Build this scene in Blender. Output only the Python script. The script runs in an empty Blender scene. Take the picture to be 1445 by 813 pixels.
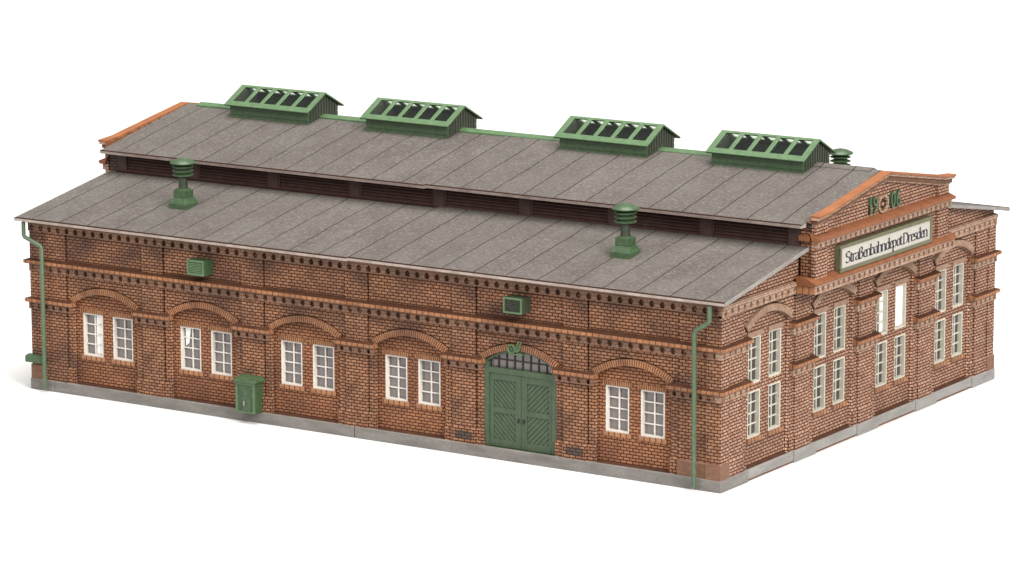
import bpy, bmesh, math, random
from mathutils import Matrix, Vector
random.seed(7)
sc = bpy.context.scene
col = sc.collection
R = math.radians
L, W = 36.0, 25.313           # length of the long wall, width of the gable front
YC = W / 2

# ------------------------------------------------------------------ materials
def new_mat(name):
    m = bpy.data.materials.new(name); m.use_nodes = True
    nt = m.node_tree
    for n in list(nt.nodes): nt.nodes.remove(n)
    out = nt.nodes.new('ShaderNodeOutputMaterial')
    b = nt.nodes.new('ShaderNodeBsdfPrincipled')
    nt.links.new(b.outputs[0], out.inputs[0])
    return m, nt, b

def N(nt, t, **kw):
    n = nt.nodes.new(t)
    for k, v in kw.items(): setattr(n, k, v)
    return n

def mix(nt, fac, a, b, mode='MIX'):
    n = N(nt, 'ShaderNodeMix', data_type='RGBA', blend_type=mode)
    for s, v in ((0, fac), (6, a), (7, b)):
        if hasattr(v, 'is_linked'): nt.links.new(v, n.inputs[s])
        elif s == 0: n.inputs[0].default_value = v
        else: n.inputs[s].default_value = (*v, 1)
    return n.outputs[2]

def noise(nt, vec, scale, detail=4, rough=.6):
    n = N(nt, 'ShaderNodeTexNoise'); n.inputs['Scale'].default_value = scale
    n.inputs['Detail'].default_value = detail; n.inputs['Roughness'].default_value = rough
    if vec is not None: nt.links.new(vec, n.inputs['Vector'])
    return n.outputs[0]

def ramp(nt, fac, p0, p1, c0=(0, 0, 0), c1=(1, 1, 1)):
    r = N(nt, 'ShaderNodeValToRGB'); e = r.color_ramp.elements
    e[0].position = p0; e[1].position = p1
    e[0].color = (*c0, 1); e[1].color = (*c1, 1)
    nt.links.new(fac, r.inputs[0]); return r.outputs[0]

def math_(nt, op, a, b=None):
    n = N(nt, 'ShaderNodeMath', operation=op)
    for i, v in enumerate((a, b)):
        if v is None: continue
        if hasattr(v, 'is_linked'): nt.links.new(v, n.inputs[i])
        else: n.inputs[i].default_value = v
    return n.outputs[0]

def bump(nt, b, h, strength, dist):
    n = N(nt, 'ShaderNodeBump'); n.inputs['Strength'].default_value = strength
    n.inputs['Distance'].default_value = dist
    nt.links.new(h, n.inputs['Height']); nt.links.new(n.outputs[0], b.inputs['Normal'])

def wall_vec(nt):
    """brick plane: u = x + y, v = z, so one pattern runs round every upright face"""
    tc = N(nt, 'ShaderNodeTexCoord')
    s = N(nt, 'ShaderNodeSeparateXYZ'); nt.links.new(tc.outputs['Object'], s.inputs[0])
    c = N(nt, 'ShaderNodeCombineXYZ')
    nt.links.new(math_(nt, 'ADD', s.outputs[0], s.outputs[1]), c.inputs[0])
    nt.links.new(s.outputs[2], c.inputs[1])
    return tc, c.outputs[0], s

def brick_mat(name, c1, c2, mortar, soot, pale, soot_amt=.75, pale_amt=.6, bw=.295, rh=.136, ms=.024, use_uv=False, offset=.5, rough=.75):
    m, nt, b = new_mat(name)
    tc, vec, s = wall_vec(nt)
    if use_uv: vec = tc.outputs['UV']
    t = N(nt, 'ShaderNodeTexBrick'); t.offset = offset
    nt.links.new(vec, t.inputs['Vector'])
    for k, v in (('Color1', (1, 1, 1, 1)), ('Color2', (0, 0, 0, 1)), ('Mortar', (0, 0, 0, 1)), ('Scale', 1), ('Mortar Size', ms),
                 ('Mortar Smooth', .6), ('Bias', 0), ('Brick Width', bw), ('Row Height', rh)):
        t.inputs[k].default_value = v
    obj = tc.outputs['Object']
    base = mix(nt, t.outputs['Color'], c2, c1)
    g = noise(nt, obj, 5.0, 3)
    base = mix(nt, ramp(nt, g, .35, .75), base, pale if pale_amt else c1)
    # broad weathering: soot in patches, washed-out brick in others
    mp = N(nt, 'ShaderNodeMapping'); mp.inputs['Scale'].default_value = (.34, .34, .5)
    nt.links.new(obj, mp.inputs[0])
    big = noise(nt, mp.outputs[0], 1.0, 5, .62)
    sf = math_(nt, 'MULTIPLY', ramp(nt, big, .44, .66), soot_amt)
    base = mix(nt, sf, base, soot)
    fine = noise(nt, obj, 26, 2)
    base = mix(nt, math_(nt, 'MULTIPLY', ramp(nt, fine, .45, .8), .45), base, mortar)
    mcol = mix(nt, ramp(nt, noise(nt, obj, 1.3, 3), .4, .7), mortar, tuple(min(1, v * 1.5) for v in mortar))
    colr = mix(nt, t.outputs['Fac'], base, mcol)
    nt.links.new(colr, b.inputs['Base Color'])
    b.inputs['Roughness'].default_value = rough
    b.inputs['Specular IOR Level'].default_value = .25
    h = math_(nt, 'SUBTRACT', 1.0, t.outputs['Fac'])
    h2 = math_(nt, 'ADD', h, math_(nt, 'MULTIPLY', fine, .35))
    bump(nt, b, h2, .9, .035)
    return m

K = .34    # reflectance scale shared by the painted plastic
def kc(r, g, b, k=None): k = K if k is None else k; return (r * k, g * k, b * k)

M = {}
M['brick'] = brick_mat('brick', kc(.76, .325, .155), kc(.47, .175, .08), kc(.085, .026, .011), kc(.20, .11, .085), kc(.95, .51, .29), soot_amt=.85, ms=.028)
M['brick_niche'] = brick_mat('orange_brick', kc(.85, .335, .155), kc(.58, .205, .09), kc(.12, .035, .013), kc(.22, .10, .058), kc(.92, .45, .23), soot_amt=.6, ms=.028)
M['brick_front'] = brick_mat('weathered_lit_brick', kc(.84, .40, .235), kc(.56, .235, .125), kc(.105, .034, .015), kc(.34, .175, .12), kc(1.25, .82, .60), soot_amt=.4, ms=.03)  # front brick: pale dry-brushed weathering, with its stronger light painted in
M['brick_dark'] = brick_mat('sooty_shaded_brick', kc(.2, .13, .1), kc(.14, .09, .07), kc(.05, .03, .024), kc(.1, .07, .06), kc(.25, .17, .13))  # real soot on the low panels, painted shade on the far gable
M['soldier'] = brick_mat('soldier_course', kc(.84, .355, .155), kc(.62, .245, .105), kc(.10, .034, .015), kc(.24, .12, .08), kc(.95, .48, .25), soot_amt=.75, bw=.105, rh=10, ms=.02, use_uv=True, offset=0)
M['soldier_front'] = brick_mat('pale_soldier_course', kc(.78, .48, .32), kc(.62, .34, .2), kc(.22, .1, .055), kc(.4, .24, .165), kc(1.05, .75, .57), soot_amt=.4, bw=.105, rh=10, ms=.018, use_uv=True, offset=0)
M['ledge'] = brick_mat('terracotta_course', kc(.80, .335, .145), kc(.60, .23, .095), kc(.10, .034, .016), kc(.26, .12, .074), kc(.95, .47, .24), soot_amt=.65, bw=.3, rh=.4, ms=.02)
M['corbel'] = brick_mat('corbel_brick', kc(.56, .285, .175), kc(.44, .21, .125), kc(.2, .095, .06), kc(.19, .115, .09), kc(.56, .34, .235), soot_amt=.7, bw=.25, rh=.147, ms=.008)
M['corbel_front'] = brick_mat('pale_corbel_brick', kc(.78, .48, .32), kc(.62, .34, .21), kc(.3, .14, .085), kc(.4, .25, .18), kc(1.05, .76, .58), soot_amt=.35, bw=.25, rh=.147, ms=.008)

def plain(name, c, c2=None, scale=3, rough=.6, spec=.3, lo=.35, hi=.7, fine=.0, bmp=.0, stretch=None):
    m, nt, b = new_mat(name)
    tc = N(nt, 'ShaderNodeTexCoord'); v = tc.outputs['Object']
    if stretch:
        mp = N(nt, 'ShaderNodeMapping'); mp.inputs['Scale'].default_value = stretch
        nt.links.new(v, mp.inputs[0]); v = mp.outputs[0]
    c2 = c2 or tuple(x * .7 for x in c)
    n1 = noise(nt, v, scale, 6, .65)
    cc = mix(nt, ramp(nt, n1, lo, hi), c2, c)
    if fine:
        n2 = noise(nt, v, scale * 9, 3)
        cc = mix(nt, math_(nt, 'MULTIPLY', ramp(nt, n2, .4, .7), fine), cc, tuple(x * .45 for x in c))
        if bmp: bump(nt, b, n2, bmp, .03)
    nt.links.new(cc, b.inputs['Base Color'])
    b.inputs['Roughness'].default_value = rough
    b.inputs['Specular IOR Level'].default_value = spec
    return m

M['sill'] = brick_mat('sill_brick', kc(.88, .39, .17), kc(.68, .27, .115), kc(.10, .036, .017), kc(.24, .12, .08), kc(.85, .48, .28), soot_amt=.5, bw=.28, rh=10, ms=.026, use_uv=True, offset=0)
M['dado_plain'] = plain('smooth_dado', kc(.50, .25, .15), kc(.33, .16, .095), 2.5, .6, .3, fine=.35, stretch=(1, 1, 3))
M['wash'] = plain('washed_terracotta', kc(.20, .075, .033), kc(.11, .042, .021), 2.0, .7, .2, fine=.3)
M['terracotta'] = plain('terracotta', kc(.54, .195, .075), kc(.36, .125, .052), 2.2, .6, .3, fine=.25)
M['coping'] = plain('orange_coping', kc(.68, .25, .088), kc(.5, .175, .062), 1.4, .6, .3, fine=.12)
M['green'] = plain('green_paint', kc(.135, .245, .11), kc(.075, .15, .065), 4, .45, .4, fine=.25)
M['green_light'] = plain('light_green_paint', kc(.22, .385, .18), kc(.145, .275, .125), 3.5, .45, .4, fine=.2)
M['green_door'] = plain('door_green_paint', kc(.15, .23, .125), kc(.1, .165, .088), 5, .5, .35, fine=.35, stretch=(1, 1, .5))
M['green_dark'] = plain('dark_green_paint', kc(.105, .14, .085), kc(.06, .085, .05), 4, .5, .35, fine=.3)
M['green_pipe'] = plain('pipe_green_paint', kc(.19, .30, .165), kc(.13, .215, .115), 5, .4, .45, fine=.1)
M['end_green'] = plain('grey_green_boards', kc(.155, .18, .125), kc(.10, .12, .085), 4, .5, .3, fine=.3)
M['vent_green'] = plain('shaded_vent_green', kc(.095, .185, .08), kc(.06, .12, .05), 4, .5, .3)
M['slat_dark'] = plain('dull_slats', kc(.10, .115, .08), kc(.06, .07, .05), 4, .6, .2)
M['sign_green'] = plain('olive_sign_paint', kc(.30, .285, .15), kc(.21, .2, .105), 3, .5, .3, fine=.15)
M['louvre'] = plain('brown_louvre', kc(.15, .072, .055), kc(.095, .045, .035), 3, .6, .25, fine=.2)
M['louvre_post'] = plain('brown_post', kc(.15, .074, .058), kc(.10, .05, .04), 3, .6, .25, fine=.2)
M['trim'] = plain('eave_trim', kc(.92, .77, .69), kc(.6, .46, .4), 1.6, .5, .35)
M['verge'] = plain('verge_trim', kc(.6, .56, .52), kc(.42, .38, .35), 1.6, .6, .3)
M['white'] = plain('white_window_paint', kc(1.65, 1.55, 1.42), kc(1.3, 1.2, 1.08), 3, .5, .35)
M['white_front'] = plain('cream_window_paint', kc(1.25, 1.2, 1.03), kc(1.02, .97, .81), 3, .5, .35)
M['pane'] = plain('grey_glazing', kc(.42, .375, .365), kc(.33, .285, .28), .9, .12, .5)
M['pane_dark'] = plain('dark_glazing', kc(.15, .125, .125), kc(.1, .085, .085), 1.2, .12, .5)
M['pane_light'] = plain('painted_bright_glazing', kc(1.9, 1.88, 1.82), kc(1.5, 1.46, 1.4), .6, .15, .5, lo=.3, hi=.5)  # white for bright backdrop light in some panes, put into the colour
M['muntin_dark'] = plain('dark_iron', kc(.05, .045, .04), None, 3, .5, .3)
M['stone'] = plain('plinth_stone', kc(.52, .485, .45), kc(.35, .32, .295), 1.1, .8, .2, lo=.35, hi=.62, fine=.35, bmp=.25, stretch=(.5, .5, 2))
M['stone_front'] = plain('lit_plinth_stone', kc(.68, .655, .625), kc(.5, .48, .455), 1.1, .8, .2, lo=.35, hi=.62, fine=.3, bmp=.25, stretch=(.5, .5, 2))  # paler copy of the plinth stone, the front's stronger light painted in
M['sign_white'] = plain('sign_enamel', kc(.95, .90, .80), kc(.84, .79, .69), 1, .35, .4)
M['ink'] = plain('black_lettering', (.012, .012, .018), (.02, .02, .03), 3, .5, .2)
M['wash_shade'] = plain('brown_wash_shade', kc(.1, .045, .03), None, 3, .8, .1)  # dark brown, for wash and for painted-in shade
M['dark'] = plain('dark_interior', (.05, .04, .036), None, 3, .8, .1)
M['table'] = plain('white_tabletop', (.5, .5, .5), (.5, .5, .5), 1, .9, .0)

def felt_mat():
    m, nt, b = new_mat('roofing_felt')
    tc = N(nt, 'ShaderNodeTexCoord'); v = tc.outputs['Object']
    s = N(nt, 'ShaderNodeSeparateXYZ'); nt.links.new(v, s.inputs[0])
    mp = N(nt, 'ShaderNodeMapping'); mp.inputs['Scale'].default_value = (1, .55, 1); nt.links.new(v, mp.inputs[0])
    base = mix(nt, ramp(nt, noise(nt, mp.outputs[0], .5, 7, .75), .3, .7), kc(.16, .136, .121), kc(.285, .258, .23))
    sp = noise(nt, v, 6.5, 6, .8)
    base = mix(nt, math_(nt, 'MULTIPLY', ramp(nt, sp, .5, .62), .6), base, kc(.45, .415, .37))
    sp2 = noise(nt, v, 9, 6, .8)
    base = mix(nt, math_(nt, 'MULTIPLY', ramp(nt, sp2, .52, .64), .6), base, kc(.105, .085, .075))
    # lengthwise tone differences between felt strips + the lapped joints
    wob = math_(nt, 'MULTIPLY', math_(nt, 'SUBTRACT', noise(nt, v, .5, 2), .5), .12)
    xs = math_(nt, 'ADD', math_(nt, 'DIVIDE', math_(nt, 'ADD', s.outputs[0], 18.07), 1.58), wob)
    fl = math_(nt, 'FLOOR', xs)
    wn = N(nt, 'ShaderNodeTexWhiteNoise', noise_dimensions='1D'); nt.links.new(fl, wn.inputs['W'])
    base = mix(nt, math_(nt, 'MULTIPLY', wn.outputs[0], .22), base, kc(.2, .18, .165))
    fr = math_(nt, 'FRACT', xs)
    brk = math_(nt, 'ADD', .024, math_(nt, 'MULTIPLY', noise(nt, v, 1.7, 2), .028))
    line = math_(nt, 'LESS_THAN', fr, brk)
    colr = mix(nt, math_(nt, 'MULTIPLY', line, .9), base, kc(.035, .026, .022))
    nt.links.new(colr, b.inputs['Base Color'])
    b.inputs['Roughness'].default_value = .8; b.inputs['Specular IOR Level'].default_value = .2
    h = math_(nt, 'ADD', math_(nt, 'MULTIPLY', sp, .5), math_(nt, 'MULTIPLY', fr, .8))
    bump(nt, b, h, .35, .04)
    return m
M['felt'] = felt_mat()

def glass_mat():
    m, nt, b = new_mat('clear_glazing')
    out = [n for n in nt.nodes if n.type == 'OUTPUT_MATERIAL'][0]
    tr = N(nt, 'ShaderNodeBsdfTransparent'); tr.inputs[0].default_value = (.93, .95, .93, 1)
    gl = N(nt, 'ShaderNodeBsdfGlossy'); gl.inputs['Roughness'].default_value = .05
    ms = N(nt, 'ShaderNodeMixShader'); ms.inputs[0].default_value = .05
    nt.links.new(tr.outputs[0], ms.inputs[1]); nt.links.new(gl.outputs[0], ms.inputs[2])
    nt.links.new(ms.outputs[0], out.inputs[0]); nt.nodes.remove(b)
    return m
M['glass'] = glass_mat()

# ------------------------------------------------------------------ mesh helpers
def long_side(u, o, z): return (u, -o, z)      # long wall: u runs along x, o is the distance out of the wall
def front_side(u, o, z): return (o, u, z)      # gable front: u runs along y
def plain_map(u, o, z): return (u, o, z)

class MB:
    def __init__(s): s.v = []; s.f = []; s.recess = []
    def add(s, vs, fs):
        b = len(s.v); s.v += [tuple(p) for p in vs]; s.f += [tuple(i + b for i in f) for f in fs]
    def box(s, m, u0, u1, o0, o1, z0, z1):
        vs = [m(u, o, z) for z in (z0, z1) for o in (o0, o1) for u in (u0, u1)]
        s.add(vs, [(0, 1, 3, 2), (4, 6, 7, 5), (0, 4, 5, 1), (2, 3, 7, 6), (0, 2, 6, 4), (1, 5, 7, 3)])
    def sweep(s, m, prof, u0, u1, k0=0, k1=0):
        """profile [(o, z)...] swept along u; k = mitre factor at each end"""
        n = len(prof)
        vs = [m(u0 - k0 * o, o, z) for o, z in prof] + [m(u1 + k1 * o, o, z) for o, z in prof]
        s.add(vs, [tuple(range(n)), tuple(range(2 * n - 1, n - 1, -1))] + [(i, (i + 1) % n, n + (i + 1) % n, n + i) for i in range(n)])
    def plate(s, m, poly, o0, o1):
        """polygon [(u, z)...] given thickness from o0 to o1"""
        n = len(poly)
        vs = [m(u, o0, z) for u, z in poly] + [m(u, o1, z) for u, z in poly]
        s.add(vs, [tuple(range(n)), tuple(range(2 * n - 1, n - 1, -1))] + [(i, (i + 1) % n, n + (i + 1) % n, n + i) for i in range(n)])
    def lathe(s, prof, n=24, c=(0, 0, 0)):
        b = len(s.v)
        for r, z in prof:
            for i in range(n):
                a = 2 * math.pi * i / n
                s.v.append((c[0] + r * math.cos(a), c[1] + r * math.sin(a), c[2] + z))
        for k in range(len(prof) - 1):
            for i in range(n):
                j = (i + 1) % n
                s.f.append((b + k * n + i, b + k * n + j, b + (k + 1) * n + j, b + (k + 1) * n + i))
        s.f.append(tuple(b + i for i in range(n - 1, -1, -1)))
        s.f.append(tuple(b + (len(prof) - 1) * n + i for i in range(n)))
    def tube(s, pts, r, n=10):
        b = len(s.v); P = [Vector(p) for p in pts]
        for i, p in enumerate(P):
            d = (P[min(i + 1, len(P) - 1)] - P[max(i - 1, 0)]).normalized()
            a = d.orthogonal().normalized() if abs(d.y) > .9 else d.cross(Vector((0, 1, 0))).normalized()
            c = d.cross(a)
            for k in range(n):
                t = 2 * math.pi * k / n
                s.v.append(tuple(p + (a * math.cos(t) + c * math.sin(t)) * r))
        for i in range(len(P) - 1):
            for k in range(n):
                j = (k + 1) % n
                s.f.append((b + i * n + k, b + i * n + j, b + (i + 1) * n + j, b + (i + 1) * n + k))
        s.f.append(tuple(b + k for k in range(n - 1, -1, -1)))
        s.f.append(tuple(b + (len(P) - 1) * n + k for k in range(n)))
    def build(s, name, mat, parent=None, loc=None, bevel=0, smooth=False):
        me = bpy.data.meshes.new(name); me.from_pydata(s.v, [], s.f)
        bm = bmesh.new(); bm.from_mesh(me)
        bmesh.ops.remove_doubles(bm, verts=bm.verts, dist=1e-5)
        bmesh.ops.recalc_face_normals(bm, faces=bm.faces)
        for q in s.recess:                       # back of the corbel niches: brown wash plus painted-in shade
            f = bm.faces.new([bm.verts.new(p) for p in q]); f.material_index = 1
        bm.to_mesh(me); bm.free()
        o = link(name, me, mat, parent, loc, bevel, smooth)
        if s.recess: me.materials.append(M['wash_shade'])
        return o

def link(name, me, mat, parent=None, loc=None, bevel=0, smooth=False):
    o = bpy.data.objects.new(name, me); col.objects.link(o)
    me.materials.clear(); me.materials.append(mat)
    if smooth:
        for p in me.polygons: p.use_smooth = True
        e = o.modifiers.new('split', 'EDGE_SPLIT'); e.split_angle = R(35)
    if bevel:
        b = o.modifiers.new('bevel', 'BEVEL'); b.width = bevel; b.segments = 2; b.limit_method = 'ANGLE'
    if loc: o.location = loc
    if parent: put_under(o, parent)
    return o

def put_under(o, parent):
    o.parent = parent
    o.matrix_parent_inverse = Matrix.Translation(-Vector(origin.get(parent.name, (0, 0, 0))))
origin = {}

def dup(o, parent, loc=None, scale=None):
    c = o.copy(); col.objects.link(c)
    c.parent = parent; c.matrix_parent_inverse = o.matrix_parent_inverse if parent == o.parent else Matrix()
    if loc: c.location = loc
    if scale: c.scale = scale
    for ch in list(o.children):
        d = ch.copy(); col.objects.link(d); d.parent = c
        d.matrix_parent_inverse = ch.matrix_parent_inverse.copy()
    return c

def sheet(name, m, outline, holes, o0, o1, mat, parent):
    """upright plate with openings cut through it"""
    cu = bpy.data.curves.new('c', 'CURVE'); cu.dimensions = '2D'; cu.fill_mode = 'BOTH'
    cu.extrude = abs(o1 - o0) / 2
    for ring in [outline] + holes:
        sp = cu.splines.new('POLY'); sp.points.add(len(ring) - 1)
        for p, (u, z) in zip(sp.points, ring): p.co = (u, z, 0, 1)
        sp.use_cyclic_u = True
    t = bpy.data.objects.new('t', cu); col.objects.link(t)
    dg = bpy.context.evaluated_depsgraph_get(); dg.update()
    me = bpy.data.meshes.new_from_object(t.evaluated_get(dg), depsgraph=dg)
    bpy.data.objects.remove(t)
    oc = (o0 + o1) / 2
    for v in me.vertices:
        u, z, d = v.co; v.co = m(u, oc + d, z)
    bm = bmesh.new(); bm.from_mesh(me)
    bmesh.ops.remove_doubles(bm, verts=bm.verts, dist=1e-5)
    bmesh.ops.recalc_face_normals(bm, faces=bm.faces); bm.to_mesh(me); bm.free()
    me.name = name
    return link(name, me, mat, parent)

def arc_pts(uc, hw, zs, apex, n=20):
    rise = apex - zs; r = (hw * hw + rise * rise) / (2 * rise); zc = apex - r
    t = math.asin(hw / r)
    return r, zc, t, [(uc + r * math.sin(a), zc + r * math.cos(a)) for a in [t - 2 * t * i / n for i in range(n + 1)]]

def arch(name, m, uc, hw, zs, apex, th, o0, o1, mat, parent, n=26):
    r, zc, t, _ = arc_pts(uc, hw, zs, apex)
    me = bpy.data.meshes.new(name); vs, fs, uvs = [], [], []
    def quad(ps, us):
        b = len(vs); vs.extend(ps); fs.append((b, b + 1, b + 2, b + 3)); uvs.extend(us)
    def P(a, rr, o): return m(uc + rr * math.sin(a), o, zc + rr * math.cos(a))
    ro = r + th
    for i in range(n):
        a, b_ = -t + 2 * t * i / n, -t + 2 * t * (i + 1) / n
        u0, u1 = a * r, b_ * r
        us = [(u0, 1), (u1, 1), (u1, 1.3), (u0, 1.3)]
        quad([P(a, r, o1), P(b_, r, o1), P(b_, ro, o1), P(a, ro, o1)], us)
        quad([P(a, ro, o0), P(a, ro, o1), P(b_, ro, o1), P(b_, ro, o0)], [us[0], us[0], us[1], us[1]])
        quad([P(a, r, o0), P(b_, r, o0), P(b_, r, o1), P(a, r, o1)], us)
    for a in (-t, t):
        quad([P(a, r, o0), P(a, r, o1), P(a, ro, o1), P(a, ro, o0)], [(a * r, 1), (a * r + .05, 1), (a * r + .05, 1.3), (a * r, 1.3)])
    me.from_pydata(vs, [], fs)
    uvl = me.uv_layers.new(name='UVMap')
    for i, uv in enumerate(uvs): uvl.data[i].uv = uv
    bm = bmesh.new(); bm.from_mesh(me); bmesh.ops.remove_doubles(bm, verts=bm.verts, dist=1e-5)
    bmesh.ops.recalc_face_normals(bm, faces=bm.faces); bm.to_mesh(me); bm.free()
    return link(name, me, mat, parent)

def soldier_bar(name, m, u0, u1, o0, o1, z0, z1, mat, parent):
    """a straight course of upright bricks, patterned along its length"""
    b = MB(); b.box(m, u0, u1, o0, o1, z0, z1)
    o = b.build(name, mat, parent); me = o.data
    uvl = me.uv_layers.new(name='UVMap')
    for lp in me.loops:
        x, y, z = me.vertices[lp.vertex_index].co
        uvl.data[lp.index].uv = (x + y + 100, 1 + (z - z0))
    return o

def comb(b, m, u0, u1, z0, z1, o0, o1, pitch=.5, hole=.25):
    """corbel table: small round-headed niches between brackets"""
    n = max(1, round((u1 - u0) / pitch)); p = (u1 - u0) / n
    hw = hole / 2; zt = z1 - .05; zb = z0
    for i in range(n):
        a = u0 + i * p; c = a + p / 2; e = a + p
        arcp = [(c + hw * math.cos(t), zt - hw * 1.15 + hw * 1.15 * math.sin(t)) for t in [R(-72 + 324 * k / 12) for k in range(13)]]
        poly = [(a, zb), (c - hw * .02, zb), (c - hw * .02, zb + .04)] + arcp[::-1] + [(c + hw * .02, zb + .04), (c + hw * .02, zb), (e, zb), (e, z1), (a, z1)]
        front = [m(u, o1, z) for u, z in poly]; back = [m(u, o0, z) for u, z in poly]
        k = len(poly); fs = [tuple(range(k))]
        for j in range(k):
            if j == k - 3 : continue        # shared side
            if j == k - 1: continue
            fs.append((j, (j + 1) % k, k + (j + 1) % k, k + j))
        b.add(front + back, fs)
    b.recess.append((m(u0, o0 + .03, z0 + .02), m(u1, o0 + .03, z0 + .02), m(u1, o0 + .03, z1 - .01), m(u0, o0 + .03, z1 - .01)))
    for u in (u0, u1):
        b.add([m(u, o0, z0), m(u, o1, z0), m(u, o1, z1), m(u, o0, z1)], [(0, 1, 2, 3)])

def tag(o, label=None, cat=None, group=None, kind=None):
    for k, v in (('label', label), ('category', cat), ('group', group), ('kind', kind)):
        if v: o[k] = v
    return o

# ------------------------------------------------------------------ the setting
b = MB(); b.box(plain_map, -420, 380, -260, 540, -.5, 0)
g = b.build('ground', M['table']); g['kind'] = 'structure'

# ------------------------------------------------------------------ the depot building
depot = bpy.data.objects.new('tram_depot', None); col.objects.link(depot)
depot.location = (-L / 2, YC, 0); origin[depot.name] = (-L / 2, YC, 0)
tag(depot, 'long brown brick tram depot model with stepped grey felt roofs and a pedimented gable front', 'building')
D = depot

# layers (distance out of the plinth face)
PIL, STRIP, NICHE, GNICHE = -.12, -.20, -.40, -.36

def niche_ring(uc, hw, zs, apex, th, gap=.045):
    """niche outline; its head leaves a shadow gap round the projecting arch"""
    r, zc, t, _ = arc_pts(uc, hw, zs, apex)
    ro = r + th + gap; t2 = t + gap / ro
    head = [(uc + ro * math.sin(a), zc + ro * math.cos(a)) for a in [t2 - 2 * t2 * i / 24 for i in range(25)]]
    return [(uc - hw, .33), (uc + hw, .33), (uc + hw, zs - .03)] + head + [(uc - hw, zs - .03)]
def slot(u, z1=7.28): return [(u, .47), (u + .05, .47), (u + .05, z1), (u, z1)]
def rect(u0, u1, z0, z1): return [(u0, z0), (u1, z0), (u1, z1), (u0, z1)]

SEAMS = [-33.93 + 5.5 * k for k in range(7)]     # right-hand edge of each pilaster; the last closes the wall at the corner
NC = [s + 2.175 for s in SEAMS[:6]]              # centre of each bay of the long wall
WIN = [i for i in range(6) if i != 4]
GC = [4.15 + 5.667 * k for k in range(4)]        # centres of the bays of the gable front
GP = [4.15 + 5.667 * (k + .5) for k in range(3)]
HW, GHW = 1.80, 1.80
WW, WH = 1.14, 1.97                              # window opening
LZ = 1.80
GZ = (1.63, 3.90); GWW = 1.06; GWH = 1.97

# wall of the long side
holes = [niche_ring(c, HW, 4.17, 4.74, .27) for c in NC] + [slot(x) for x in SEAMS[:6]]
sheet('wall', long_side, rect(-35.8, -.16, .3, 7.8), holes, STRIP - .25, STRIP, M['brick'], D)
wh = [rect(NC[i] - .03 + s * .845 - WW / 2, NC[i] - .03 + s * .845 + WW / 2, LZ, LZ + WH) for i in WIN for s in (-1, 1)]
wh.append([(NC[4] - 1.74, .34), (NC[4] + 1.74, .34)] + arc_pts(NC[4], 1.74, 4.1, 4.70)[3])
sheet('niche_wall', long_side, rect(-35.7, -.3, .31, 7.5), wh, NICHE - .3, NICHE, M['brick_niche'], D)

# wall of the gable front
holes = [niche_ring(c, GHW, 6.22, 6.79, .29, .05) for c in GC] + [slot(y - .675, 7.15) for y in GP] + [slot(W - 2.025, 7.15)]
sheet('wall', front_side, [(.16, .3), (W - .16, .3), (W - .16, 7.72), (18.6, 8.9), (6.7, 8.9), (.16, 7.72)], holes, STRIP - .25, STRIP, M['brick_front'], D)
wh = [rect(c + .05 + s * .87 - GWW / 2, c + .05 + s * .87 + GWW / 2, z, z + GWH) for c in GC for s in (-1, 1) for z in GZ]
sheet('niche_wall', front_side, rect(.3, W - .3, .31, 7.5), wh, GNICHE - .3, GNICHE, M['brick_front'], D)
# plain far walls
b = MB(); b.box(plain_map, -35.8, -.3, W - .45, W - .2, .3, 7.8); b.build('wall', M['brick'], D)
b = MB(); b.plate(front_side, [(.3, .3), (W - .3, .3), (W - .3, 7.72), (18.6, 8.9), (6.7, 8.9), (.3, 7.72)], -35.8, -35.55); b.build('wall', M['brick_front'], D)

# pilasters and corner quoins
b = MB(); b.box(long_side, -1.15, 0, STRIP - .1, PIL, .35, 7.78)
pil = b.build('pilaster', M['brick'], D, (SEAMS[0] + 5.5, 0, 0))
for k in range(2, 6): dup(pil, D, (SEAMS[k], 0, 0))
for u0, u1 in ((-35.3, SEAMS[0]), (-2.07, -.7)):
    b = MB(); b.box(long_side, u0, u1, STRIP - .1, PIL - .005, .35, 7.78); b.build('pilaster', M['brick'], D)
b = MB(); b.box(front_side, -.62, .62, STRIP - .1, PIL, .35, 7.5)
pil = b.build('pilaster', M['brick_front'], D, (0, GP[0], 0))
for k in (1, 2): dup(pil, D, (0, GP[k], 0))
for u0, u1, zt in ((.7, 1.97, 7.75), (W - 1.97, W - .7, 7.7)):
    b = MB(); b.box(front_side, u0, u1, STRIP - .1, PIL - .005, .35, zt); b.build('pilaster', M['brick_front'], D)
for x0, x1, y0, y1, mt in ((-.74, -.07, .07, .74, 'c'), (-L + .07, -L + .76, .07, .76, 'l'), (-.74, -.07, W - .76, W - .07, 'f'), (-L + .07, -L + .76, W - .76, W - .07, 'l')):
    b = MB(); b.box(plain_map, x0, x1, y0, y1, .35, 7.72)
    o = b.build('corner_quoin', M['brick'], D)
    if mt in 'cf':
        o.data.materials.append(M['brick_front'])
        for p in o.data.polygons:
            if p.normal.x > .9: p.material_index = 1

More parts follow.
